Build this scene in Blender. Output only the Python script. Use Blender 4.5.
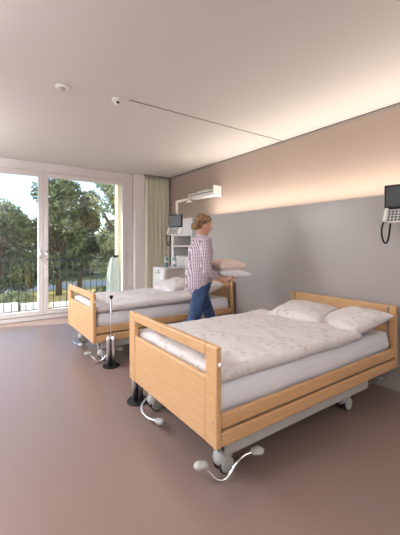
import bpy, bmesh, math, random
from mathutils import Vector, Matrix, Euler, noise
R=math.radians
random.seed(7)
for o in list(bpy.data.objects): bpy.data.objects.remove(o)
S=bpy.context.scene; C=S.collection

# ---------------- camera ----------------
cam=bpy.data.cameras.new('camera'); co=bpy.data.objects.new('camera',cam); C.objects.link(co); S.camera=co
F=326.9; YAW=.612
cam.sensor_fit='HORIZONTAL'; cam.sensor_width=36; cam.lens=36*F/400
cam.shift_y=-(267.5-243.8)/400; cam.clip_start=.05; cam.clip_end=500
co.location=(0,0,1.28); co.rotation_euler=(R(90),0,-YAW)

# ---------------- sky, sun, lights, exposure ----------------
w=bpy.data.worlds.new('sky'); S.world=w; w.use_nodes=True
nt=w.node_tree; bg=nt.nodes['Background']
sk=nt.nodes.new('ShaderNodeTexSky'); sk.sky_type='NISHITA'; sk.sun_disc=False
sk.sun_elevation=R(42); sk.sun_rotation=R(200); sk.altitude=200; sk.air_density=1; sk.dust_density=2.2; sk.ozone_density=1
nt.links.new(sk.outputs[0],bg.inputs[0]); bg.inputs[1].default_value=.30
def light(name,kind,loc,energy,color=(1,1,1),rot=(0,0,0),**k):
    l=bpy.data.lights.new(name,kind); l.energy=energy; l.color=color
    for a,b in k.items(): setattr(l,a,b)
    o=bpy.data.objects.new(name,l); C.objects.link(o); o.location=loc; o.rotation_euler=rot; return o
sun=light('sun','SUN',(0,0,10),6.5,(1,.95,.86),angle=R(.6))
sun.rotation_euler=Vector((1,-.38,-.85)).to_track_quat('-Z','Y').to_euler()
S.view_settings.view_transform='Standard'; S.view_settings.look='None'; S.view_settings.gamma=1
S.view_settings.use_curve_mapping=False; S.view_settings.exposure=.5
COVE=30; FILL_DOWN=(12,26,72); FILL_UP=(17,20,34)

# ---------------- materials ----------------
def mat(name,color,rough=.5,metal=0,spec=.5,bump=None,noise_mix=None,**k):
    m=bpy.data.materials.new(name); m.use_nodes=True; n=m.node_tree.nodes; L=m.node_tree.links
    b=n['Principled BSDF']; b.inputs['Base Color'].default_value=(*color,1); b.inputs['Roughness'].default_value=rough
    b.inputs['Metallic'].default_value=metal; b.inputs['Specular IOR Level'].default_value=spec
    for a,v in k.items(): b.inputs[a.replace('_',' ')].default_value=v
    tc=n.new('ShaderNodeTexCoord')
    if noise_mix:
        sc,c2,det=noise_mix; t=n.new('ShaderNodeTexNoise'); t.inputs['Scale'].default_value=sc; t.inputs['Detail'].default_value=det
        r=n.new('ShaderNodeValToRGB'); r.color_ramp.elements[0].position=.38; r.color_ramp.elements[1].position=.62
        r.color_ramp.elements[0].color=(*color,1); r.color_ramp.elements[1].color=(*c2,1)
        L.new(tc.outputs['Object'],t.inputs['Vector']); L.new(t.outputs[0],r.inputs[0]); L.new(r.outputs[0],b.inputs['Base Color'])
    if bump:
        sc,st=bump; t=n.new('ShaderNodeTexNoise'); t.inputs['Scale'].default_value=sc; t.inputs['Detail'].default_value=4
        bp=n.new('ShaderNodeBump'); bp.inputs['Strength'].default_value=st; bp.inputs['Distance'].default_value=.01
        L.new(tc.outputs['Object'],t.inputs['Vector']); L.new(t.outputs[0],bp.inputs['Height']); L.new(bp.outputs[0],b.inputs['Normal'])
    return m
def srgb(r,g,b):
    f=lambda c:(c/255/12.92) if c/255<=.04045 else ((c/255+.055)/1.055)**2.4
    return (f(r),f(g),f(b))
M={}
M['ceiling']=mat('ceiling_plaster',srgb(212,205,202),.9,bump=(60,.04))
M['white']=mat('white_paint',srgb(226,220,218),.5)
M['frame']=mat('window_frame_paint',srgb(222,215,213),.4)
M['taupe']=mat('taupe_wall_paint',srgb(166,148,138),.85,noise_mix=(1.5,srgb(168,150,140),3))
M['grey']=mat('warm_grey_panel',srgb(170,163,160),.30,spec=.6,noise_mix=(.8,srgb(172,165,162),2))
M['floor']=mat('taupe_linoleum',srgb(136,115,108),.30,spec=.5,noise_mix=(60,srgb(134,113,106),6))
M['gap']=mat('grey_aluminium_trim',srgb(150,145,142),.4,metal=.3)
M['chrome']=mat('chrome',(.75,.76,.78),.24,metal=1)
M['tubechrome']=mat('satin_chrome',(.85,.86,.88),.28,metal=1)
M['steel']=mat('brushed_steel',(.52,.52,.52),.35,metal=1)
M['greymetal']=mat('light_grey_painted_metal',srgb(178,176,172),.45)
M['pad']=mat('light_grey_plastic',srgb(178,177,174),.5)
M['black']=mat('black_plastic',(.010,.010,.012),.5,spec=.3)
M['rubber']=mat('dark_rubber',(.03,.03,.032),.6)
M['screen']=mat('dark_glossy_screen',srgb(44,48,50),.35)
M['sheet']=mat('white_sheet',srgb(226,225,231),.9,bump=(12,.25))
M['plasticwhite']=mat('white_plastic',srgb(232,230,226),.4)
M['keys']=mat('grey_keys',srgb(90,95,100),.5)
M['niche']=mat('grey_niche_back',srgb(120,115,112),.7)
M['cabgrey']=mat('greige_laminate',srgb(196,188,184),.5)
M['skin']=mat('skin',srgb(208,160,138),.55,bump=(60,.05))
M['hair']=mat('dark_blond_hair',srgb(164,130,92),.5,noise_mix=(30,srgb(104,78,52),3))
M['jeans']=mat('blue_denim',srgb(62,90,130),.85,noise_mix=(14,srgb(44,66,102),5),bump=(90,.2))
M['shoe']=mat('white_canvas_shoe',srgb(215,212,208),.7)
M['lip']=mat('lips',srgb(180,100,95),.5)
M['blanket']=mat('cream_pink_linen',srgb(234,214,204),.9,bump=(20,.3))
M['leafdark']=mat('dark_leaves',srgb(38,56,30),.6,noise_mix=(1.6,srgb(92,108,60),3))
M['leaflight']=mat('light_leaves',srgb(84,100,66),.6,noise_mix=(1.4,srgb(148,158,116),3))
M['leafback']=mat('deep_green_leaves',srgb(34,52,36),.6,noise_mix=(1.0,srgb(62,82,52),3))
M['bark']=mat('brown_bark',srgb(92,78,64),.9,bump=(8,.6))
M['lawn']=mat('lawn',srgb(88,98,62),.95,noise_mix=(.25,srgb(118,118,80),5))
M['field']=mat('dry_yellow_grass',srgb(198,178,120),.95,noise_mix=(.6,srgb(190,178,106),4))
M['asphalt']=mat('blue_grey_asphalt',srgb(92,106,126),.8,noise_mix=(.6,srgb(96,106,120),4))
M['gardenwall']=mat('white_render',srgb(240,240,240),.8)
M['rail']=mat('dark_green_grey_metal',srgb(62,72,72),.45,metal=.3)
M['facade']=mat('cream_facade',srgb(230,220,188),.85)
M['mint']=mat('pale_mint_fabric',srgb(196,208,204),.7)
def wood():
    m=bpy.data.materials.new('beech_wood'); m.use_nodes=True; n=m.node_tree.nodes; L=m.node_tree.links; b=n['Principled BSDF']
    tc=n.new('ShaderNodeTexCoord'); mp=n.new('ShaderNodeMapping'); mp.inputs['Scale'].default_value=(5,5,55)
    t=n.new('ShaderNodeTexNoise'); t.inputs['Scale'].default_value=1.6; t.inputs['Detail'].default_value=7; t.inputs['Roughness'].default_value=.6
    r=n.new('ShaderNodeValToRGB'); r.color_ramp.elements[0].position=.3; r.color_ramp.elements[1].position=.72
    r.color_ramp.elements[0].color=(*srgb(204,158,110),1); r.color_ramp.elements[1].color=(*srgb(220,178,132),1)
    L.new(tc.outputs['Object'],mp.inputs[0]); L.new(mp.outputs[0],t.inputs[0]); L.new(t.outputs[0],r.inputs[0]); L.new(r.outputs[0],b.inputs['Base Color'])
    b.inputs['Roughness'].default_value=.38; return m
M['wood']=wood()
def floral():
    m=bpy.data.materials.new('floral_duvet_cotton'); m.use_nodes=True; n=m.node_tree.nodes; L=m.node_tree.links; b=n['Principled BSDF']
    tc=n.new('ShaderNodeTexCoord')
    wn=n.new('ShaderNodeTexNoise'); wn.inputs['Scale'].default_value=18; wn.inputs['Detail'].default_value=3
    add=n.new('ShaderNodeMixRGB'); add.blend_type='ADD'; add.inputs[0].default_value=.045
    L.new(tc.outputs['Object'],add.inputs[1]); L.new(wn.outputs['Color'],add.inputs[2]); L.new(tc.outputs['Object'],wn.inputs[0])
    v=n.new('ShaderNodeTexVoronoi'); v.inputs['Scale'].default_value=21
    L.new(add.outputs[0],v.inputs['Vector'])
    r=n.new('ShaderNodeValToRGB'); r.color_ramp.elements[0].position=.30; r.color_ramp.elements[1].position=.40
    r.color_ramp.elements[0].color=(*srgb(202,191,184),1); r.color_ramp.elements[1].color=(*srgb(218,212,212),1)
    L.new(v.outputs['Distance'],r.inputs[0])
    v2=n.new('ShaderNodeTexNoise'); v2.inputs['Scale'].default_value=5; L.new(tc.outputs['Object'],v2.inputs[0])
    r2=n.new('ShaderNodeValToRGB'); r2.color_ramp.elements[0].position=.40; r2.color_ramp.elements[1].position=.58
    L.new(v2.outputs[0],r2.inputs[0])
    mx=n.new('ShaderNodeMixRGB'); mx.inputs[1].default_value=(*srgb(218,212,212),1)
    L.new(r2.outputs[0],mx.inputs[0]); L.new(r.outputs[0],mx.inputs[2]); L.new(mx.outputs[0],b.inputs['Base Color'])
    b.inputs['Roughness'].default_value=.9
    bn=n.new('ShaderNodeTexNoise'); bn.inputs['Scale'].default_value=9; bn.inputs['Detail'].default_value=5
    bp=n.new('ShaderNodeBump'); bp.inputs['Strength'].default_value=.35; bp.inputs['Distance'].default_value=.02
    L.new(tc.outputs['Object'],bn.inputs[0]); L.new(bn.outputs[0],bp.inputs['Height']); L.new(bp.outputs[0],b.inputs['Normal'])
    return m
M['floral']=floral()
def plaid():
    m=bpy.data.materials.new('checked_shirt_cotton'); m.use_nodes=True; n=m.node_tree.nodes; L=m.node_tree.links; b=n['Principled BSDF']
    tc=n.new('ShaderNodeTexCoord'); base=None
    cols=[]
    for ax in ('X','Z'):
        wv=n.new('ShaderNodeTexWave'); wv.bands_direction=ax; wv.inputs['Scale'].default_value=21; wv.inputs['Distortion'].default_value=.4
        L.new(tc.outputs['Object'],wv.inputs[0]); r=n.new('ShaderNodeValToRGB'); r.color_ramp.elements[0].position=.35; r.color_ramp.elements[1].position=.6
        r.color_ramp.elements[0].color=(*srgb(172,156,172),1); r.color_ramp.elements[1].color=(*srgb(244,238,240),1)
        L.new(wv.outputs[0],r.inputs[0]); cols.append(r)
    mx=n.new('ShaderNodeMixRGB'); mx.blend_type='MULTIPLY'; mx.inputs[0].default_value=.85
    L.new(cols[0].outputs[0],mx.inputs[1]); L.new(cols[1].outputs[0],mx.inputs[2]); L.new(mx.outputs[0],b.inputs['Base Color'])
    b.inputs['Roughness'].default_value=.85; return m
M['plaid']=plaid()
def glass():
    m=bpy.data.materials.new('window_glass'); m.use_nodes=True; n=m.node_tree.nodes; L=m.node_tree.links
    n.remove(n['Principled BSDF']); tr=n.new('ShaderNodeBsdfTransparent'); tr.inputs[0].default_value=(.95,.97,.96,1)
    g=n.new('ShaderNodeBsdfGlossy'); g.inputs['Roughness'].default_value=.02; mx=n.new('ShaderNodeMixShader'); mx.inputs[0].default_value=.05
    L.new(tr.outputs[0],mx.inputs[1]); L.new(g.outputs[0],mx.inputs[2]); L.new(mx.outputs[0],n['Material Output'].inputs[0]); return m
M['glass']=glass()
M['bottle']=mat('clear_blue_plastic',srgb(190,215,222),.1,Transmission_Weight=.7,IOR=1.2)
def fabric_through(name,c):
    m=mat(name,c,.85); n=m.node_tree.nodes; L=m.node_tree.links
    t=n.new('ShaderNodeBsdfTranslucent'); t.inputs[0].default_value=(*c,1); x=n.new('ShaderNodeMixShader'); x.inputs[0].default_value=.18
    L.new(n['Principled BSDF'].outputs[0],x.inputs[1]); L.new(t.outputs[0],x.inputs[2]); L.new(x.outputs[0],n['Material Output'].inputs[0]); return m
M['curtain']=fabric_through('cream_curtain_voile',srgb(250,245,228))
def emit(name,c,s):
    m=mat(name,c); b=m.node_tree.nodes['Principled BSDF']; b.inputs['Emission Color'].default_value=(*c,1); b.inputs['Emission Strength'].default_value=s; return m
M['led']=emit('warm_led',(1,.85,.68),3)
M['lampglow']=emit('fill_lamp_diffuser',(1,.95,.88),4)  # glow for the added, unseen fill pendants

# ---------------- helpers ----------------
def link(name,bm,m,parent=None,smooth=False,loc=None,bevel=0):
    me=bpy.data.meshes.new(name); bm.normal_update(); bm.to_mesh(me); bm.free()
    me.materials.append(M[m] if isinstance(m,str) else m)
    if smooth:
        for p in me.polygons: p.use_smooth=True
    o=bpy.data.objects.new(name,me); C.objects.link(o)
    if parent: o.parent=parent
    if loc: o.location=loc
    if bevel:
        b=o.modifiers.new('bevel','BEVEL'); b.width=bevel; b.segments=3; b.limit_method='ANGLE'; b.angle_limit=R(40)
        for p in me.polygons: p.use_smooth=True
        b.harden_normals=True
    return o
def tag(o,label=None,cat=None,group=None,kind=None):
    for k,v in (('label',label),('category',cat),('group',group),('kind',kind)):
        if v: o[k]=v
    return o
def thing(name,label,cat,loc=(0,0,0),rz=0,group=None):
    o=bpy.data.objects.new(name,None); C.objects.link(o); o.location=loc; o.rotation_euler=(0,0,rz); o.empty_display_size=.05
    return tag(o,label,cat,group)
def box(bm,x0,x1,y0,y1,z0,z1,mx=None):
    vs=[bm.verts.new((x,y,z)) for x in(x0,x1) for y in(y0,y1) for z in(z0,z1)]
    for f in((0,1,3,2),(4,6,7,5),(0,4,5,1),(2,3,7,6),(0,2,6,4),(1,5,7,3)): bm.faces.new([vs[i] for i in f])
    if mx:
        for v in vs: v.co=mx@v.co
    return bm
def B(*a): return box(bmesh.new(),*a)
def tube(bm,pts,r,seg=10,smooth_iter=0,closed_caps=True):
    pts=[Vector(p) for p in pts]
    for _ in range(smooth_iter):
        q=[pts[0]]
        for a,b in zip(pts,pts[1:]): q+= [a.lerp(b,.25),a.lerp(b,.75)]
        pts=q+[pts[-1]]
    rr=r if isinstance(r,(list,tuple)) else [r]*len(pts)
    t=(pts[1]-pts[0]).normalized(); n=t.orthogonal().normalized(); rings=[]
    for i,p in enumerate(pts):
        d=((pts[min(i+1,len(pts)-1)]-p).normalized()+(p-pts[max(i-1,0)]).normalized())
        d=d.normalized() if d.length>1e-6 else t
        n=(n-d*n.dot(d)).normalized(); b=d.cross(n)
        rings.append([bm.verts.new(p+(n*math.cos(a)+b*math.sin(a))*rr[min(i,len(rr)-1)]) for a in [2*math.pi*k/seg for k in range(seg)]])
    for a,b in zip(rings,rings[1:]):
        for k in range(seg): bm.faces.new((a[k],a[(k+1)%seg],b[(k+1)%seg],b[k]))
    if closed_caps: bm.faces.new(rings[0][::-1]); bm.faces.new(rings[-1])
    return bm
def T(*a,**k): return tube(bmesh.new(),*a,**k)
def lathe(bm,prof,cx=0,cy=0,seg=24):
    rings=[[bm.verts.new((cx+r*math.cos(2*math.pi*k/seg),cy+r*math.sin(2*math.pi*k/seg),z)) for k in range(seg)] for r,z in prof]
    for a,b in zip(rings,rings[1:]):
        for k in range(seg): bm.faces.new((a[k],a[(k+1)%seg],b[(k+1)%seg],b[k]))
    bm.faces.new(rings[0][::-1]); bm.faces.new(rings[-1]); return bm
def LA(*a,**k): return lathe(bmesh.new(),*a,**k)
def ell(bm,c,r,rot=None,seg=20):
    g=bmesh.ops.create_uvsphere(bm,u_segments=seg,v_segments=seg//2+2,radius=1)
    m=Matrix.Translation(c)@((rot.to_matrix().to_4x4()) if rot else Matrix())@Matrix.Diagonal((*r,1))
    bmesh.ops.transform(bm,matrix=m,verts=g['verts']); return bm
def caps(bm,p0,p1,r0,r1,flat=1,side=None,seg=16):
    """tapered capsule; flat squashes it across 'side'"""
    p0=Vector(p0);p1=Vector(p1);d=(p1-p0).normalized()
    n=Vector(side) if side else d.orthogonal(); n=(n-d*n.dot(d)).normalized(); b=d.cross(n)
    L=(p1-p0).length; rings=[]
    st=[(-math.cos(a)*r0,math.sin(a)*r0) for a in [math.pi/2*k/5 for k in range(0,6)]]+[(L+math.sin(a)*r1,math.cos(a)*r1) for a in [math.pi/2*k/5 for k in range(0,6)]]
    for t,r in st:
        r=max(r,.0005)
        rings.append([bm.verts.new(p0+d*t+(n*math.cos(a)*flat+b*math.sin(a))*r) for a in [2*math.pi*k/seg for k in range(seg)]])
    for a,c in zip(rings,rings[1:]):
        for k in range(seg): bm.faces.new((a[k],a[(k+1)%seg],c[(k+1)%seg],c[k]))
    bm.faces.new(rings[0][::-1]); bm.faces.new(rings[-1]); return bm
def remesh(o,vox,it=4,fac=.5):
    m=o.modifiers.new('remesh','REMESH'); m.mode='VOXEL'; m.voxel_size=vox; m.use_smooth_shade=True
    s=o.modifiers.new('smooth','SMOOTH'); s.factor=fac; s.iterations=it

# ---------------- setting ----------------
WX=3.42; PX=3.016; PH=1.717; WY=6.09; H=2.655; LX=-1.7; BY=-1.9
st=lambda name,bm,m,**k: tag(link(name,bm,m,**k),kind='structure')
st('floor',B(LX,WX,BY,WY+.3,-.12,0),'floor')
st('ceiling',B(LX-.1,WX+.1,BY-.1,WY+.35,H,H+.15),'ceiling')
st('wall_right',B(WX,WX+.15,BY,WY+.35,-.1,H),'taupe')
bm=B(PX,WX,BY,4.53,0,PH); st('wall_lower_right',bm,'grey',bevel=.004)
st('wall_left',B(LX-.15,LX,BY,WY+.35,-.1,H),'white')
st('wall_back',B(LX,WX,BY-.15,BY,-.1,H),'white')
bm=bmesh.new(); box(bm,2.56,2.93,WY,WY+.35,-.1,H); box(bm,3.36,WX,WY,WY+.35,-.1,H); box(bm,2.93,3.36,WY,WY+.35,2.50,H); box(bm,2.93,3.36,WY,WY+.35,-.1,.08); st('wall_window_side',bm,'white')
bm=bmesh.new()
st('wall_pier',B(2.64,2.93,5.97,WY,0,H),'white',bevel=.006)
st('wall_window_left',B(LX,-1.15,WY,WY+.35,-.1,H),'white')
st('trim_1',B(WX-.012,WX,BY,WY,H-.028,H-.010),'gap')
st('trim_2',B(WX-.004,WX,BY,WY,H-.010,H),'rubber')
# tall window: frames
def sash(bm,x0,x1,z0,z1,y0,y1,t):
    box(bm,x0,x0+t,y0,y1,z0,z1);box(bm,x1-t,x1,y0,y1,z0,z1);box(bm,x0+t,x1-t,y0,y1,z0,z0+t);box(bm,x0+t,x1-t,y0,y1,z1-t,z1)
w1=st('window_1',(lambda b:(box(b,-1.15,2.62,WY-.02,WY+.09,2.50,H),box(b,-1.15,2.62,WY-.02,WY+.09,0,.075),box(b,2.49,2.62,WY-.02,WY+.09,.075,2.5),box(b,-1.15,-1.03,WY-.02,WY+.09,.075,2.5),b)[-1])(bmesh.new()),'frame',bevel=.006)
for x0,x1,hx in((-1.03,1.008,.965),(1.012,2.49,1.058)):
    b=bmesh.new(); sash(b,x0,x1,.08,2.495,WY-.035,WY+.05,.076); s_=link('window_sash',b,'frame',w1,bevel=.006)
    link('window_pane',B(x0+.07,x1-.07,WY+.005,WY+.02,.15,2.43),'glass',s_)
    hb=bmesh.new(); box(hb,hx-.014,hx+.014,WY-.045,WY-.035,1.03,1.17); tube(hb,[(hx,WY-.04,1.13),(hx,WY-.085,1.13),(hx,WY-.09,1.10),(hx,WY-.09,1.00)],.009,8)
    tag(link('window_handle',hb,'chrome',s_,smooth=True),label='chrome lever handle')
w2=st('added_daylight_window',(lambda b:(sash(b,2.93,3.36,.08,2.50,WY,WY+.07,.05),b)[-1])(bmesh.new()),'frame')  # unseen window added behind the curtain so daylight comes through the fabric
link('window_pane',B(2.975,3.315,WY+.03,WY+.045,.125,2.455),'glass',w2)
st('window_sill',B(-1.15,2.62,WY+.09,WY+.42,-.06,.045),'gap')
# outer blind channel with cream reveal on the right of the opening
st('trim_3',B(2.46,2.62,WY+.36,WY+.50,-.1,H+.3),'facade')

# ceiling curtain track
tr=tag(link('ceiling_track',B(1.24,WX-.01,2.938,2.948,H-.006,H),'gap'),'thin grey ceiling track running across to the taupe wall','ceiling track')
# smoke detector / motion sensor
t=thing('smoke_detector','flat round white detector on the ceiling nearer the window side','smoke detector',(.655,3.02,H))
link('base',LA([(.058,0),(.058,-.012),(.05,-.02)]),'plasticwhite',t,smooth=False,bevel=.003)
link('dome',LA([(.026,-.02),(.024,-.034),(.012,-.04)]),'cabgrey',t)
t=thing('motion_sensor','small white domed sensor on the ceiling at the end of the track','sensor',(1.135,2.99,H))
link('base',LA([(.046,0),(.046,-.022),(.036,-.032)]),'plasticwhite',t,bevel=.003)
link('lens',LA([(.030,-.032),(.027,-.05),(.013,-.058)]),'plasticwhite',t,smooth=True)
link('sensor_eye',B(-.012,.012,-.034,-.018,-.052,-.036),'black',t)
# lamps that light the room: LED strip lying on the half-height wall, and pendants added out of view as room fill
led=st('trim_4',B(WX-.22,WX-.18,BY+.05,4.50,PH,PH+.012),'led')
light('cove_light','AREA',(WX-.20,1.3,PH+.02),COVE,(1,.93,.80),(R(180),0,0),shape='RECTANGLE',size=.05,size_y=6.3)
for i,(x,y) in enumerate(((0.5,-1.0),(-.95,1.7),(-.95,4.6))):
    t=thing('added_fill_pendant',('unseen square fill lamp added near the back wall','unseen square fill lamp added midway along the left wall','unseen square fill lamp added by the left end of the tall window')[i],'added fill light',(x,y,H-.5),group='added fill lamps')
    link('housing',B(-.35,.35,-.35,.35,-.03,.03),'plasticwhite',t,bevel=.008); link('diffuser',B(-.32,.32,-.32,.32,-.036,-.03),'lampglow',t)
    link('upper_diffuser',B(-.32,.32,-.32,.32,.03,.036),'lampglow',t)
    for a in(-.3,.3): link('suspension_wire',T([(a,0,.03),(a,0,.5)],.004,6),'steel',t)
    l=light('fill_light_down','AREA',(0,0,-.05),FILL_DOWN[i],(.89,.95,1),shape='SQUARE',size=.6); l.parent=t
    l=light('fill_light_up','AREA',(0,0,.05),FILL_UP[i],(.89,.95,1),(R(180),0,0),shape='SQUARE',size=.6); l.parent=t

# shelf unit in the corner (white, two niches)
t=thing('shelf_unit','white shelf unit with grey niches in the corner by the curtain','shelf',(PX,4.53,0))
d=WX-PX
b=bmesh.new(); box(b,0,d,.0,.03,0,PH); box(b,0,d,.61,.69,0,PH); box(b,0,d,.03,.61,PH-.30,PH); box(b,0,d,.03,.61,0,1.06)
link('body',b,'white',t,bevel=.003)
link('back_panel',B(d-.03,d-.01,.03,.61,1.06,PH-.30),'niche',t); link('shelf_board',B(.0,d-.03,.03,.61,1.225,1.25),'white',t)

# curtain
b=bmesh.new(); n=150; rows=12
for lay in(0,):
    g=[[b.verts.new((2.84+.52*i/n,5.93+.035*math.sin(i*2*math.pi/9.5)*(0.75+.25*math.sin(i*.23))+.012*math.sin(i*.9+j*.3),.02+(2.60)*j/rows)) for i in range(n+1)] for j in range(rows+1)]
    for j in range(rows):
        for i in range(n): b.faces.new((g[j][i],g[j][i+1],g[j+1][i+1],g[j+1][i]))
t=thing('curtain','floor length cream curtain gathered beside the tall window','curtain',(0,0,0))
c=link('curtain_fabric',b,'curtain',t,smooth=True); so=c.modifiers.new('s','SOLIDIFY'); so.thickness=.004
link('curtain_rail',B(2.80,WX,5.91,5.95,H-.03,H),'gap',t)

# bedside cabinet
t=thing('bedside_cabinet','white bedside cabinet with greige side standing behind the far bed','cabinet',(2.6,4.7,0))
link('plinth',B(.02,.38,.03,.38,0,.05),'gap',t)
link('body',B(0,.40,.015,.40,.05,.865),'plasticwhite',t,bevel=.004)
link('top',B(-.01,.41,-.005,.41,.865,.885),'plasticwhite',t,bevel=.004)
tag(link('side_panel',B(.03,.385,.004,.015,.08,.855),'cabgrey',t),label='greige side panel')
for z0,z1 in((.68,.85),(.12,.67)):
    dd=link('drawer' if z0>.5 else 'door',B(-.015,0,.025,.39,z0,z1),'plasticwhite',t,bevel=.003)
    link('handle',T([(-.015,.15,z1-.05),(-.035,.15,z1-.05),(-.035,.27,z1-.05),(-.015,.27,z1-.05)],.006,8),'steel',dd)
link('lock',T([(-.015,.19,.835),(-.022,.19,.835)],.014,14),'black',t)
for x,y,l,hh in((2.72,4.86,'clear water bottle on the white cabinet, nearer the curtain',.20),(2.84,4.80,'clear water bottle on the white cabinet, nearer the shelf niches',.21)):
    t=thing('water_bottle',l,'bottle',(x,y,.885),group='bottles on the bedside cabinet')
    link('body',LA([(.034,0),(.036,.01),(.036,hh*.6),(.03,hh*.75),(.014,hh*.9),(.014,hh*.95)],seg=18),'bottle',t,smooth=True)
    link('label_band',LA([(.037,hh*.25),(.037,hh*.5)],seg=18),'white',t,smooth=True)
    tag(link('cap',LA([(.016,hh*.95),(.016,hh*1.05)],seg=14),'asphalt',t),label='blue cap')
t=tag(link('drinking_glass',LA([(.026,0),(.032,.09),(.030,.09),(.024,.006)],seg=18),'bottle',smooth=True,loc=(2.67,4.78,.885)),'small clear tumbler on the front corner of the white cabinet','glass')

# ---------------- bedside terminals ----------------
def terminal(name,label,loc,rz,arm,group='bedside screens'):
    t=thing(name,label,'screen',loc,rz,group)     # local: screen faces -x, width along y, origin at screen centre
    link('housing',B(0,.03,-.125,.125,-.10,.10),'black',t,bevel=.008)
    link('screen',B(-.003,0,-.108,.108,-.078,.084),'screen',t)
    mx=Matrix.Translation((-.02,0,-.150))@Matrix.Rotation(R(-62),4,'Y')
    k=link('keypad',box(bmesh.new(),-.065,.055,-.135,.125,-.03,-.008,mx),'plasticwhite',t,bevel=.006)
    b=bmesh.new()
    for i in range(4):
        for j in range(6): box(b,-.052+.026*i,-.052+.026*i+.016,-.06+.027*j,-.06+.027*j+.018,-.008,-.004,mx)
    link('keys',b,'keys',k)
    hs=link('handset',caps(bmesh.new(),mx@Vector((-.05,.105,.0)),mx@Vector((.05,.105,.0)),.018,.018),'plasticwhite',t,smooth=True)
    link('cord',T([(-.04,.11,-.19),(-.045,.13,-.25),(-.042,.13,-.33),(-.035,.112,-.385),(-.03,.092,-.38),(-.022,.08,-.32),(-.015,.075,-.25),(-.01,.07,-.19)],.0075,8,smooth_iter=2),'black',t,smooth=True)
    inv=(Matrix.Translation(loc)@Matrix.Rotation(rz,4,'Z')).inverted()
    up_=.11 if arm[0][2]>loc[2] else -.05
    link('bracket',T([(.025,0,.0),(.06,0,.0),(.06,0,up_)],.014,10),'plasticwhite',t,smooth=True)
    pts=[(.06,0,up_)]+[tuple(inv@Vector(p)) for p in arm]
    link('arm',T(pts,.019,12),'plasticwhite',t,smooth=True)
    return t
# far one hangs from the wall rail
terminal('bedside_terminal','small dark screen with white keypad hanging over the far bed by the curtain',(2.60,4.38,1.635),R(25),[(2.66,4.43,1.93),(2.72,4.52,1.955),(3.22,5.0,2.09),(3.30,5.0,2.10)])
terminal('bedside_terminal','larger looking dark screen with keypad and cord at the right edge of the photo',(2.86,1.235,1.668),R(8),[(2.97,1.24,1.60),(3.0,1.24,1.60),(PX+.01,1.24,1.60)])
def wall_lamp(y0,y1,label):
    t=thing('wall_lamp',label,'wall lamp',(WX,y0,2.0),group='wall lamps over the beds')
    L=y1-y0
    link('rail',B(-.10,-.02,0,L,.13,.20),'plasticwhite',t,bevel=.006)
    link('slot',B(-.104,-.10,.03,L-.05,.158,.17),'black',t)
    link('end_cap',B(-.16,0,-.035,0,.06,.245),'plasticwhite',t,bevel=.01)
    link('lamp_head',B(-.15,-.03,.02,L*.78,.075,.12),'plasticwhite',t,bevel=.01)
    link('wall_bracket',B(-.03,0,L*.35,L*.75,.11,.235),'plasticwhite',t,bevel=.005)
    link('reading_lamp',LA([(.02,0),(.05,-.03),(.05,-.045)],cx=-.15,cy=L*.86),'plasticwhite',t).location=(0,0,.08)
    return t
wall_lamp(4.28,5.12,'white wall lamp rail on the taupe wall above the far bed')

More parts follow.
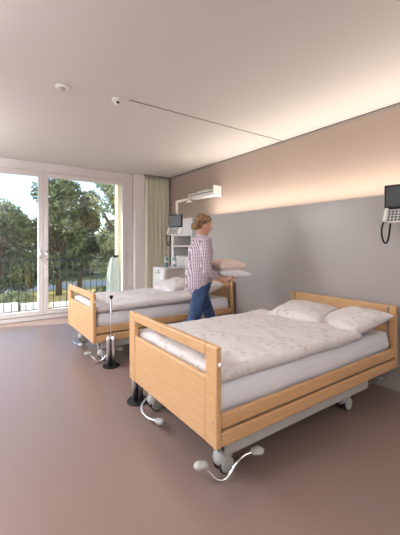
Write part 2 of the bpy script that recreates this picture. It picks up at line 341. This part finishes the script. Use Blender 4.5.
# ---------------- beds ----------------
def make_bed(label,loc,w,L=1.94):
    t=thing('care_bed',label,'bed',loc,0,'care beds')
    # footboard
    b=bmesh.new(); box(b,0,.036,0,.10,.233,.755); box(b,0,.036,w-.10,w,.233,.755); box(b,0,.036,.10,w-.10,.69,.755); box(b,.003,.033,.10,w-.10,.233,.58)
    fb=link('footboard',b,'wood',t,bevel=.009)
    for y in(.03,w-.03):
        for z in(.27,.36): link('screw',T([(-.002,y,z),(.004,y,z)],.006,10),'steel',fb)
    tag(link('side_button',T([(.02,-.012,.665),(.02,.002,.665)],.012,12),'plasticwhite',fb,smooth=True),label='small white knob')
    # headboard
    b=bmesh.new(); box(b,L-.035,L,0,.055,.233,.755); box(b,L-.035,L,w-.055,w,.233,.755); box(b,L-.03,L-.005,.055,w-.055,.36,.755)
    hb=link('headboard',b,'wood',t,bevel=.008)
    for y in(.06,w-.075): link('metal_strip',B(L-.037,L-.029,y,y+.015,.42,.74),'steel',hb)
    # side boards
    for y0 in(.0,w-.028):
        for z0,z1 in((.325,.405),(.233,.311)):
            link('side_rail',B(.036,L-.035,y0,y0+.028,z0,z1),'wood',t,bevel=.012)
    # under frame
    b=bmesh.new()
    for y in(.05,w-.09): box(b,.04,L-.04,y,y+.04,.25,.33)
    for k in range(9): box(b,.12+k*.21,.17+k*.21,.09,w-.09,.30,.32)
    link('mattress_frame',b,'greymetal',t)
    b=bmesh.new()
    for y in(.12,w-.16): box(b,.10,L-.35,y,y+.04,.13,.175)
    for x in(.13,L-.40): box(b,x,x+.05,.12,w-.12,.125,.17)
    for x0,x1 in((.30,.75),(1.45,.95)):
        for y in(.2,w-.24): tube(b,[(x0,y,.16),(x1,y,.28)],.02,8)
    link('chassis',b,'greymetal',t)
    # silver beam under the near lower rail
    link('side_profile',B(.10,L-.42,.030,.060,.158,.233),'greymetal',t,bevel=.003)
    # casters
    for x in(.155,1.36):
        for y in(.135,w-.135):
            cs=link('caster',caps(bmesh.new(),(x-.012,y,.085),(x+.02,y,.095),.052,.040,.95,side=(0,1,0),seg=18),'pad',t,smooth=True)
            link('wheel',T([(x,y-.035,.05),(x,y-.013,.05)],.05,20),'rubber',cs,bevel=.004)
            link('wheel',T([(x,y+.013,.05),(x,y+.035,.05)],.05,20),'rubber',cs,bevel=.004)
            tag(link('wheel_cover',T([(x,y-.045,.052),(x,y-.033,.052)],.043,18),'pad',cs,bevel=.003),label='light grey wheel cover')
            link('caster_stem',T([(x,y,.10),(x,y,.135)],.016,10),'steel',cs)
    # pedals
    def pedal(p):
        pl=link('pedal_lever',T(p,.009,10,smooth_iter=2),'chrome',t,smooth=True)
        for q,r_ in((p[0],p[1]),(p[-1],p[-2])):
            q=Vector(q); dd=(q-Vector(r_)); dd.z=0; dd=dd.normalized()*.014 if dd.length>1e-4 else Vector((.014,0,0))
            link('foot_pad',caps(bmesh.new(),q-dd*.6,q+dd,.027,.031,.62,side=(0,0,1)),'pad',pl,smooth=True)
    pedal([(-.015,.105,.11),(.02,.095,.07),(.06,.06,.02),(.115,.045,.025),(.165,.04,.085),(.21,.03,.12),(.285,.005,.13)])
    pedal([(.055,w-.39,.05),(.02,w-.30,.035),(.02,w-.16,.04),(.08,w-.10,.08),(.155,w-.10,.10),(.30,w-.07,.11)])
    link('rear_pedal',T([(1.40,.09,.15),(1.60,.09,.145),(1.84,.115,.125)],.010,8),'steel',t,smooth=True)
    link('rear_foot_pad',caps(bmesh.new(),(1.84,.115,.125),(1.89,.12,.122),.024,.03,.4,side=(0,0,1)),'pad',t,smooth=True)
    return t
NB=(1.015,1.302,0); NW=1.106; FB=(1.045,3.435,0); FW=1.06
make_bed('beech care bed in the foreground with a slotted footboard',NB,NW)
make_bed('beech care bed farther back, next to the tall window',FB,FW)

def slab(x0,x1,y0,y1,z0,z1,seed,nx=70,ny=44,amp=.012,edge=.03,fr=5,hang=None):
    """soft closed slab: rounded rim, wrinkled top"""
    bm=bmesh.new()
    def prof(u,v):
        X=x0+(x1-x0)*u; Y=y0+(y1-y0)*v
        e=min(min(u,1-u)*(x1-x0),min(v,1-v)*(y1-y0))
        k=min(1,e/edge); r=math.sqrt(max(0,1-(1-k)**2))
        nz=noise.noise(Vector((X*fr*.6+seed,Y*fr,seed)))+.5*noise.noise(Vector((X*fr*2.3,Y*fr*2.3+seed,seed*2)))
        return X,Y,r,nz
    def wob(X,Y): return .01*noise.noise(Vector((X*4+seed,Y*4,seed*3)))
    zc=(z0+z1)/2; top=[];bot=[]
    for i in range(nx+1):
        a=[];b=[]
        for j in range(ny+1):
            X,Y,r,nz=prof(i/nx,j/ny); dx=wob(X,Y)
            zt=zc+(z1-zc)*r+amp*nz*r; zb=zc-(zc-z0)*r
            if hang:
                h=hang(X,Y); zt+=h; zb+=h
            a.append(bm.verts.new((X+dx,Y+dx,zt)))
            b.append(a[-1] if (i in(0,nx) or j in(0,ny)) else bm.verts.new((X+dx,Y+dx,zb)))
        top.append(a);bot.append(b)
    for i in range(nx):
        for j in range(ny):
            bm.faces.new((top[i][j],top[i+1][j],top[i+1][j+1],top[i][j+1]))
            q=[bot[i][j],bot[i][j+1],bot[i+1][j+1],bot[i+1][j]]
            try: bm.faces.new(q)
            except ValueError: pass
    return bm
def pillow(name,label,loc,size,rot,m,seed,group=None):
    a,b_,c=size; bm=bmesh.new(); n=28; top=[];bot=[]
    for i in range(n+1):
        A=[];Bb=[]
        for j in range(n+1):
            u=2*i/n-1; v=2*j/n-1
            pin=1-.10*(1-abs(u)**2.2)*abs(v)**3-.0; pin2=1-.10*(1-abs(v)**2.2)*abs(u)**3
            x=u*a/2*pin2; y=v*b_/2*pin
            r=max(0,(1-abs(u)**2.6))**.5*max(0,(1-abs(v)**2.6))**.5
            nz=.010*noise.noise(Vector((u*3+seed,v*3,seed)))+.006*noise.noise(Vector((u*8,v*8+seed,1)))
            z=c/2*r**.85
            A.append(bm.verts.new((x,y,z+nz*(r+.2))))
            Bb.append(A[-1] if (i in(0,n) or j in(0,n)) else bm.verts.new((x,y,-z*.8+nz*.5)))
        top.append(A);bot.append(Bb)
    for i in range(n):
        for j in range(n):
            bm.faces.new((top[i][j],top[i+1][j],top[i+1][j+1],top[i][j+1]))
            try: bm.faces.new([bot[i][j],bot[i][j+1],bot[i+1][j+1],bot[i+1][j]])
            except ValueError: pass
    o=link(name,bm,m,smooth=True,loc=loc); o.rotation_euler=rot
    sb=o.modifiers.new('s','SUBSURF'); sb.levels=1; sb.render_levels=1
    return tag(o,label,'pillow',group)
for (bx,by,_),w_,who in((NB,NW,'foreground bed'),(FB,FW,'far bed by the window')):
    near=bx<1.03
    b=slab(bx+.045,bx+1.895,by+.035,by+w_-.035,.332,.535,3 if near else 8,amp=.004,edge=.04)
    tag(link('mattress',b,'sheet',smooth=True),'mattress under a white fitted sheet on the '+who,'mattress','mattresses')
    b=slab(bx+.05,bx+1.44,by+.02,by+w_-.015,.537,.615,5 if near else 11,nx=90,ny=60,amp=.016,edge=.05,
           hang=lambda X,Y:.0)
    tag(link('duvet',b,'floral',smooth=True),'pale floral patterned duvet lying on the '+who,'duvet','duvets')
pillow('pillow','floral pillow on the foreground bed, the flatter one away from the viewer',(2.53,1.93,.645),(.46,.52,.15),(R(2),R(-8),R(10)),'floral',2,'pillows on the foreground bed')
pillow('pillow','floral pillow on the foreground bed, nearer the viewer and against the headboard',(2.62,1.52,.635),(.46,.48,.15),(R(-3),R(-15),R(-14)),'floral',5,'pillows on the foreground bed')
pillow('pillow','floral pillow on the far bed, left of the walking person',(2.45,4.16,.665),(.45,.5,.17),(R(3),R(-16),R(5)),'floral',9,'pillows on the far bed')
pillow('pillow','floral pillow on the far bed, behind the legs of the person',(2.66,3.72,.66),(.46,.46,.16),(0,R(-14),R(-6)),'floral',12,'pillows on the far bed')

# chrome floor stands beside each footboard
def stand(label,loc,top=.72):
    t=thing('floor_stand',label,'floor stand',loc,0,'chrome floor stands')
    link('base_plate',LA([(.088,0),(.088,.010),(.080,.016)],seg=32),'black',t,bevel=.002)
    for a in(0,90,180,270):
        x,y=.036*math.cos(R(a+20)),.036*math.sin(R(a+20))
        link('tube',T([(x,y,.014),(x,y,.285),(x*.8,y*.8,.31)],.021,16),'tubechrome',t,smooth=True)
    link('rod',T([(0,0,.016),(0,0,top)],.0075,10),'steel',t,smooth=True)
    link('rod_tip',LA([(.008,top-.02),(.02,top+.002),(.02,top+.015),(.01,top+.02)],seg=14),'black',t)
    return t
stand('chrome tube stand with tall rod in front of the far bed',(1.205,3.335,0))
stand('chrome tube stand partly hidden behind the footboard of the near bed',(1.112,2.466,0),.64)

# ---------------- person ----------------
PZ=(2.06,2.95,0); PR=R(-12)
per=thing('person','woman in a checked shirt and blue jeans walking with a bundle of pillows','person',PZ,PR)
HC=Vector((.05,0,1.495)); HR=Euler((0,R(14),0))
def hp(x,y,z): return HC+HR.to_matrix()@Vector((x,y,z))
# joints (x forward, y left, z up)
J=dict(pel=(0,0,.86),wa=(.0,0,1.0),ch=(.015,0,1.20),nk=(.025,0,1.345),
 sr=(.01,-.165,1.30),er=(-.01,-.215,1.0),wr=(.215,-.155,.885),
 sl=(.03,.165,1.30),el=(.03,.205,1.03),wl=(.26,.13,.905),
 hr=(0,-.085,.84),kl=(.16,.09,.48),al=(.27,.095,.09),
 hl=(0,.085,.84),kr=(-.10,-.085,.46),ar=(-.44,-.09,.21))
b=bmesh.new()
ell(b,HC+Vector((0,0,.01)),(.092,.070,.098),HR); ell(b,hp(.02,0,-.045),(.064,.056,.068),HR)      # skull, jaw
ell(b,hp(.066,0,-.098),(.020,.022,.016),HR)                                   # chin
caps(b,hp(.085,0,.008),hp(.108,0,-.030),.008,.013); ell(b,hp(.080,0,.022),(.018,.05,.010),HR)   # nose, brow
ell(b,hp(.082,0,-.063),(.012,.022,.008),HR)
for s in(-1,1):
    ell(b,hp(-.005,s*.072,-.02),(.018,.008,.03),HR); ell(b,hp(.062,s*.035,-.03),(.022,.02,.02),HR)
caps(b,J['nk'],hp(-.02,0,-.05),.054,.048)
caps(b,J['wa'],J['ch'],.105,.115,1.25,side=(0,1,0)); caps(b,J['ch'],(.02,0,1.28),.11,.085,1.45,side=(0,1,0)); caps(b,J['pel'],J['wa'],.12,.105,1.3,side=(0,1,0))
for s in 'rl':
    q=-1 if s=='r' else 1
    caps(b,J['s'+s],J['e'+s],.047,.036); caps(b,J['e'+s],J['w'+s],.036,.024)
    caps(b,J['h'+s],J['k'+s],.078,.052); caps(b,J['k'+s],J['a'+s],.05,.035)
    a=Vector(J['a'+s]); toe=a+Vector((.17,0,-.055)) if s=='l' else a+Vector((.11,0,-.15))
    caps(b,a+Vector((-.03,0,-.05)),toe,.036,.026)
    # hand: palm up under the bundle, five fingers
    wv=Vector(J['w'+s]); fwd=Vector((.92,-.10*q,.05)).normalized(); sd=Vector((0,-q,0)); up=Vector((0,0,1))   # sd: towards body midline
    caps(b,wv+fwd*.01,wv+fwd*.075,.022,.034,1.0,side=sd)
    pal=wv+fwd*.085
    for k,(off,ln) in enumerate(((.030,.066),(.010,.076),(-.010,.070),(-.029,.055))):
        p0=pal+sd*off; p1=p0+fwd*ln*.5+up*.004; p2=p1+fwd*ln*.32+up*.014; p3=p2+fwd*ln*.2+up*.018
        caps(b,p0,p1,.0092,.0088,seg=10);caps(b,p1,p2,.0088,.008,seg=10);caps(b,p2,p3,.008,.007,seg=10)
    th=wv+fwd*.03-sd*.03; t1=th-sd*.028+fwd*.02+up*.02; t2=t1+fwd*.022+up*.026
    caps(b,th,t1,.012,.010,seg=10); caps(b,t1,t2,.0098,.008,seg=10)
body=link('body',b,'skin',per,smooth=True); remesh(body,.0055,3)
# eyes and lips
for s in(-1,1):
    e=link('eye',ell(bmesh.new(),hp(.074,s*.031,.004),(.011,.012,.010),HR,12),'plasticwhite',per,smooth=True)
    tag(link('iris',ell(bmesh.new(),hp(.083,s*.032,.003),(.004,.005,.005),HR,10),'bark',e,smooth=True),label='brown iris')
link('lips',ell(bmesh.new(),hp(.088,0,-.063),(.008,.019,.006),HR,12),'lip',per,smooth=True)
# hair
b=bmesh.new()
ell(b,hp(-.018,0,.036),(.092,.077,.082),HR); ell(b,hp(-.050,0,-.01),(.062,.070,.066),HR); ell(b,hp(-.098,0,-.050),(.038,.044,.042),HR)
ell(b,hp(.042,.0,.070),(.040,.052,.028),HR)
for s in(-1,1): caps(b,hp(.035,s*.060,.055),hp(-.03,s*.070,.015),.018,.024)
for k in range(26):
    a=random.uniform(-1.2,1.2); z=random.uniform(-.05,.1)
    caps(b,hp(.02,.06*math.sin(a),.09),hp(-.10,.075*math.sin(a),z-.03),.012,.009,seg=8)
ha=link('hair',b,'hair',per,smooth=True); remesh(ha,.005,2)
# shirt
b=bmesh.new()
caps(b,J['wa'],J['ch'],.135,.132,1.22,side=(0,1,0)); caps(b,J['ch'],(.015,0,1.285),.128,.095,1.45,side=(0,1,0)); caps(b,(-.005,0,.90),J['wa'],.150,.138,1.2,side=(0,1,0))
caps(b,(-.015,0,.835),(-.005,0,.92),.135,.148,1.25,side=(0,1,0)); ell(b,(.06,0,1.19),(.095,.13,.085))
caps(b,(.015,-.06,1.335),(.015,.06,1.335),.05,.05); 
for s in 'rl':
    sh=Vector(J['s'+s]);el=Vector(J['e'+s]);wr=Vector(J['w'+s]); m_=el.lerp(wr,.42)
    caps(b,sh,el,.062,.054); caps(b,el,m_,.054,.046); caps(b,(.015,0,1.31),sh,.06,.058)
    caps(b,m_,el.lerp(wr,.46),.05,.05)
sh=link('shirt',b,'plaid',per,smooth=True); remesh(sh,.009,5)
dm=sh.modifiers.new('d','DISPLACE'); tx=bpy.data.textures.new('folds','CLOUDS'); tx.noise_scale=.09; dm.texture=tx; dm.strength=.022; dm.mid_level=.5
# jeans
b=bmesh.new(); caps(b,(-.01,0,.83),(0,0,.95),.118,.112,1.3,side=(0,1,0))
for s in 'rl':
    caps(b,J['h'+s],J['k'+s],.094,.066); caps(b,J['k'+s],Vector(J['a'+s])+Vector((0,0,.03)),.064,.052)
je=link('jeans',b,'jeans',per,smooth=True); remesh(je,.009,4)
# shoes
for s in 'rl':
    a=Vector(J['a'+s]); toe=a+Vector((.17,0,-.055)) if s=='l' else a+Vector((.11,0,-.15))
    b=bmesh.new(); caps(b,a+Vector((-.035,0,-.045)),toe,.044,.034,1.05,side=(0,1,0)); caps(b,a+Vector((0,0,.01)),a+Vector((0,0,-.03)),.046,.046)
    so_=link('shoe',b,'shoe',per,smooth=True); remesh(so_,.008,2)
def carried(name,label,off,size,rot,m,seed):
    p=Matrix.Translation(PZ)@Matrix.Rotation(PR,4,'Z')@Vector(off)
    return pillow(name,label,p,size,(rot[0],rot[1],PR+rot[2]),m,seed,'pillows in the arms of the person')
carried('pillow','white pillow at the bottom of the bundle held by the person',(.37,.0,.945),(.42,.38,.12),(0,R(6),0),'sheet',21)
carried('pillow','cream pink pillow on top of the bundle held by the person',(.32,.0,1.035),(.36,.36,.13),(R(3),R(-2),R(8)),'blanket',25)

# ---------------- outside ----------------
st('ground',B(-60,90,6.5,140,-3.3,-3.0),'lawn')
st('ground_field',B(3,24,17,31,-3.0,-2.99),'field')
st('ground_road',B(-30,60,33,38,-3.0,-2.985),'asphalt')
st('wall_facade_below',B(-6,8,WY+.02,WY+.35,-3.2,-.12),'facade')
# balcony railing
t=thing('balcony_railing','dark metal balcony railing with thin upright bars outside the window','railing',(0,6.60,0))
link('top_rail',B(-1.2,2.55,-.015,.015,.965,.995),'rail',t)
link('bottom_rail',B(-1.2,2.55,-.012,.012,.055,.085),'rail',t)
x=-1.14
while x<2.5:
    link('bar',T([(x,0,.07),(x,0,.98)],.0065,6),'rail',t,smooth=True); x+=.115
# folded sunshade on the balcony side
b=bmesh.new(); prof=[(.03,1.02),(.06,.98),(.10,.80),(.125,.60),(.13,.35),(.125,.1)]; seg=48
rings=[[b.verts.new((r*(1+.16*math.cos(k*2*math.pi*8/seg))*math.cos(2*math.pi*k/seg),r*.55*(1+.16*math.cos(k*2*math.pi*8/seg))*math.sin(2*math.pi*k/seg),z)) for k in range(seg)] for r,z in prof]
for p,q in zip(rings,rings[1:]):
    for k in range(seg): b.faces.new((p[k],p[(k+1)%seg],q[(k+1)%seg],q[k]))
b.faces.new(rings[0]);b.faces.new(rings[-1][::-1])
t=thing('folded_sunshade','pale mint folded sunshade standing at the end of the balcony railing','sunshade',(2.37,6.42,0))
link('fabric',b,'mint',t,smooth=True); link('pole',T([(0,0,.04),(0,0,1.05)],.018,10),'rail',t); link('clamp',B(-.01,.09,-.03,.03,1.0,1.05),'black',t)
# trees
def leaves(n,blobs,size,seed,shell=.75):
    rnd=random.Random(seed); vs=[];fs=[]
    wts=[r**2 for *_,r in blobs]
    for k in range(n):
        x,y,z,r=rnd.choices(blobs,wts)[0]
        d=Vector((rnd.gauss(0,1),rnd.gauss(0,1),rnd.gauss(0,1))).normalized()
        rad=r*(shell+(1-shell)*rnd.random())*(1+.25*noise.noise(d*2.5+Vector((x,y,z))))
        c=Vector((x,y,z))+d*rad
        nrm=(d+Vector((rnd.gauss(0,.6),rnd.gauss(0,.6),rnd.gauss(0,.6)))).normalized()
        u=nrm.orthogonal().normalized(); v=nrm.cross(u); a=rnd.random()*6.28; u,v=u*math.cos(a)+v*math.sin(a),v*math.cos(a)-u*math.sin(a)
        s=size*rnd.uniform(.6,1.3); i=len(vs)
        vs+= [tuple(c+u*s),tuple(c+v*s*.5),tuple(c-u*s),tuple(c-v*s*.5)]; fs.append((i,i+1,i+2,i+3))
    return vs,fs
def tree(label,loc,h,blobs,n,size,m,seed,group,cat='tree',branches=True):
    t=thing('tree',label,cat,loc,0,group)
    vs,fs=leaves(n,blobs,size,seed)
    me=bpy.data.meshes.new('foliage'); me.from_pydata(vs,[],fs); me.materials.append(M[m]); o=bpy.data.objects.new('foliage',me); C.objects.link(o); o.parent=t
    if branches:
        b=bmesh.new(); tube(b,[(0,0,0),(.1,0,h*.3),(0,.1,h*.6),(.1,0,h*.85)],[.26,.2,.14,.05],8)
        for x,y,z,r in blobs: tube(b,[(.05,0,max(h*.25,z*.55)),(x*.6,y*.6,z*.85),(x,y,z)],[.10,.07,.03],6)
        link('trunk',b,'bark',t,smooth=True)
    return t
def crown(seed,w,z0,z1,n,rmin,rmax,dep=None):
    rnd=random.Random(seed); out=[]
    for k in range(n):
        tt=rnd.random(); z=z0+(z1-z0)*tt; ww=w*math.sqrt(max(.08,1-((tt-.42)/.62)**2))
        a=rnd.random()*6.28; rr=ww*math.sqrt(rnd.random())
        out.append((rr*math.cos(a),rr*math.sin(a),z,rnd.uniform(rmin,rmax)))
    return out
G='trees beyond the balcony'
tree('broad dark green tree at the far left, lower against the sky',(1.6,29,-3),9,crown(1,2.9,1.2,6.9,34,.7,1.25),16000,.12,'leafdark',1,G)
tree('tall dark green tree with dense crown beside the window mullion',(6.0,29,-3),10,crown(2,2.1,1.5,9.3,34,.6,1.2),16000,.12,'leafdark',2,G)
tree('dark tree just right of the mullion, topping out under the sky',(8.2,31,-3),10,crown(3,1.3,1.5,9.6,20,.5,1.0),10000,.12,'leafback',3,G)
tree('light feathery green tree in the right window pane',(11.2,29,-3),10.6,crown(4,3.0,2.0,10.5,46,.5,1.0),16000,.11,'leaflight',4,G)
tree('light green tree partly behind the feathery one, toward the cream wall',(15.3,31,-3),11,crown(5,2.8,1.6,10.9,40,.6,1.1),14000,.13,'leaflight',5,G)
rnd=random.Random(3)
FAR=('leftmost, behind the low tree','between the low tree and the mullion','behind the dark trees right of the mullion','behind the feathery tree','rightmost, behind the cream reveal')
for k in range(5):
    x=-2+k*6.4
    tree('deep green background tree in the far row, '+FAR[k],(x,46+rnd.uniform(-2,2),-3),7,crown(30+k,3.0,.8,6.2+rnd.uniform(-.6,.8),16,1.1,1.8),4500,.28,'leafback',30+k,'background trees in the far row',branches=False)
for k,(x,y,l) in enumerate(((2.2,24.5,'low bright green bush behind the white garden wall, leftmost'),(9.0,24.5,'low bush between the yellow grass and the dark trees'),(12.5,23,'low bush on the yellow grass in front of the feathery tree'))):
    o=tree(l,(x,y,-3),1,[(0,0,.5,.8),(.8,.2,.4,.6),(-.9,-.1,.45,.65)],1500,.10,'leafdark' if k else 'leaflight',60+k,'low bushes outside',cat='bush',branches=False); o.name='bush'
for k,(x0,x1,z,l) in enumerate(((-1.2,2.1,-1.9,'white garden wall section, leftmost outside'),(2.25,3.6,-2.0,'white garden wall section in the middle'),(3.75,5.0,-2.1,'white garden wall section nearest the mullion'))):
    tag(link('garden_wall',B(x0,x1,20.0,20.35,-3,z),'gardenwall',bevel=.04),l,'wall','white garden walls')
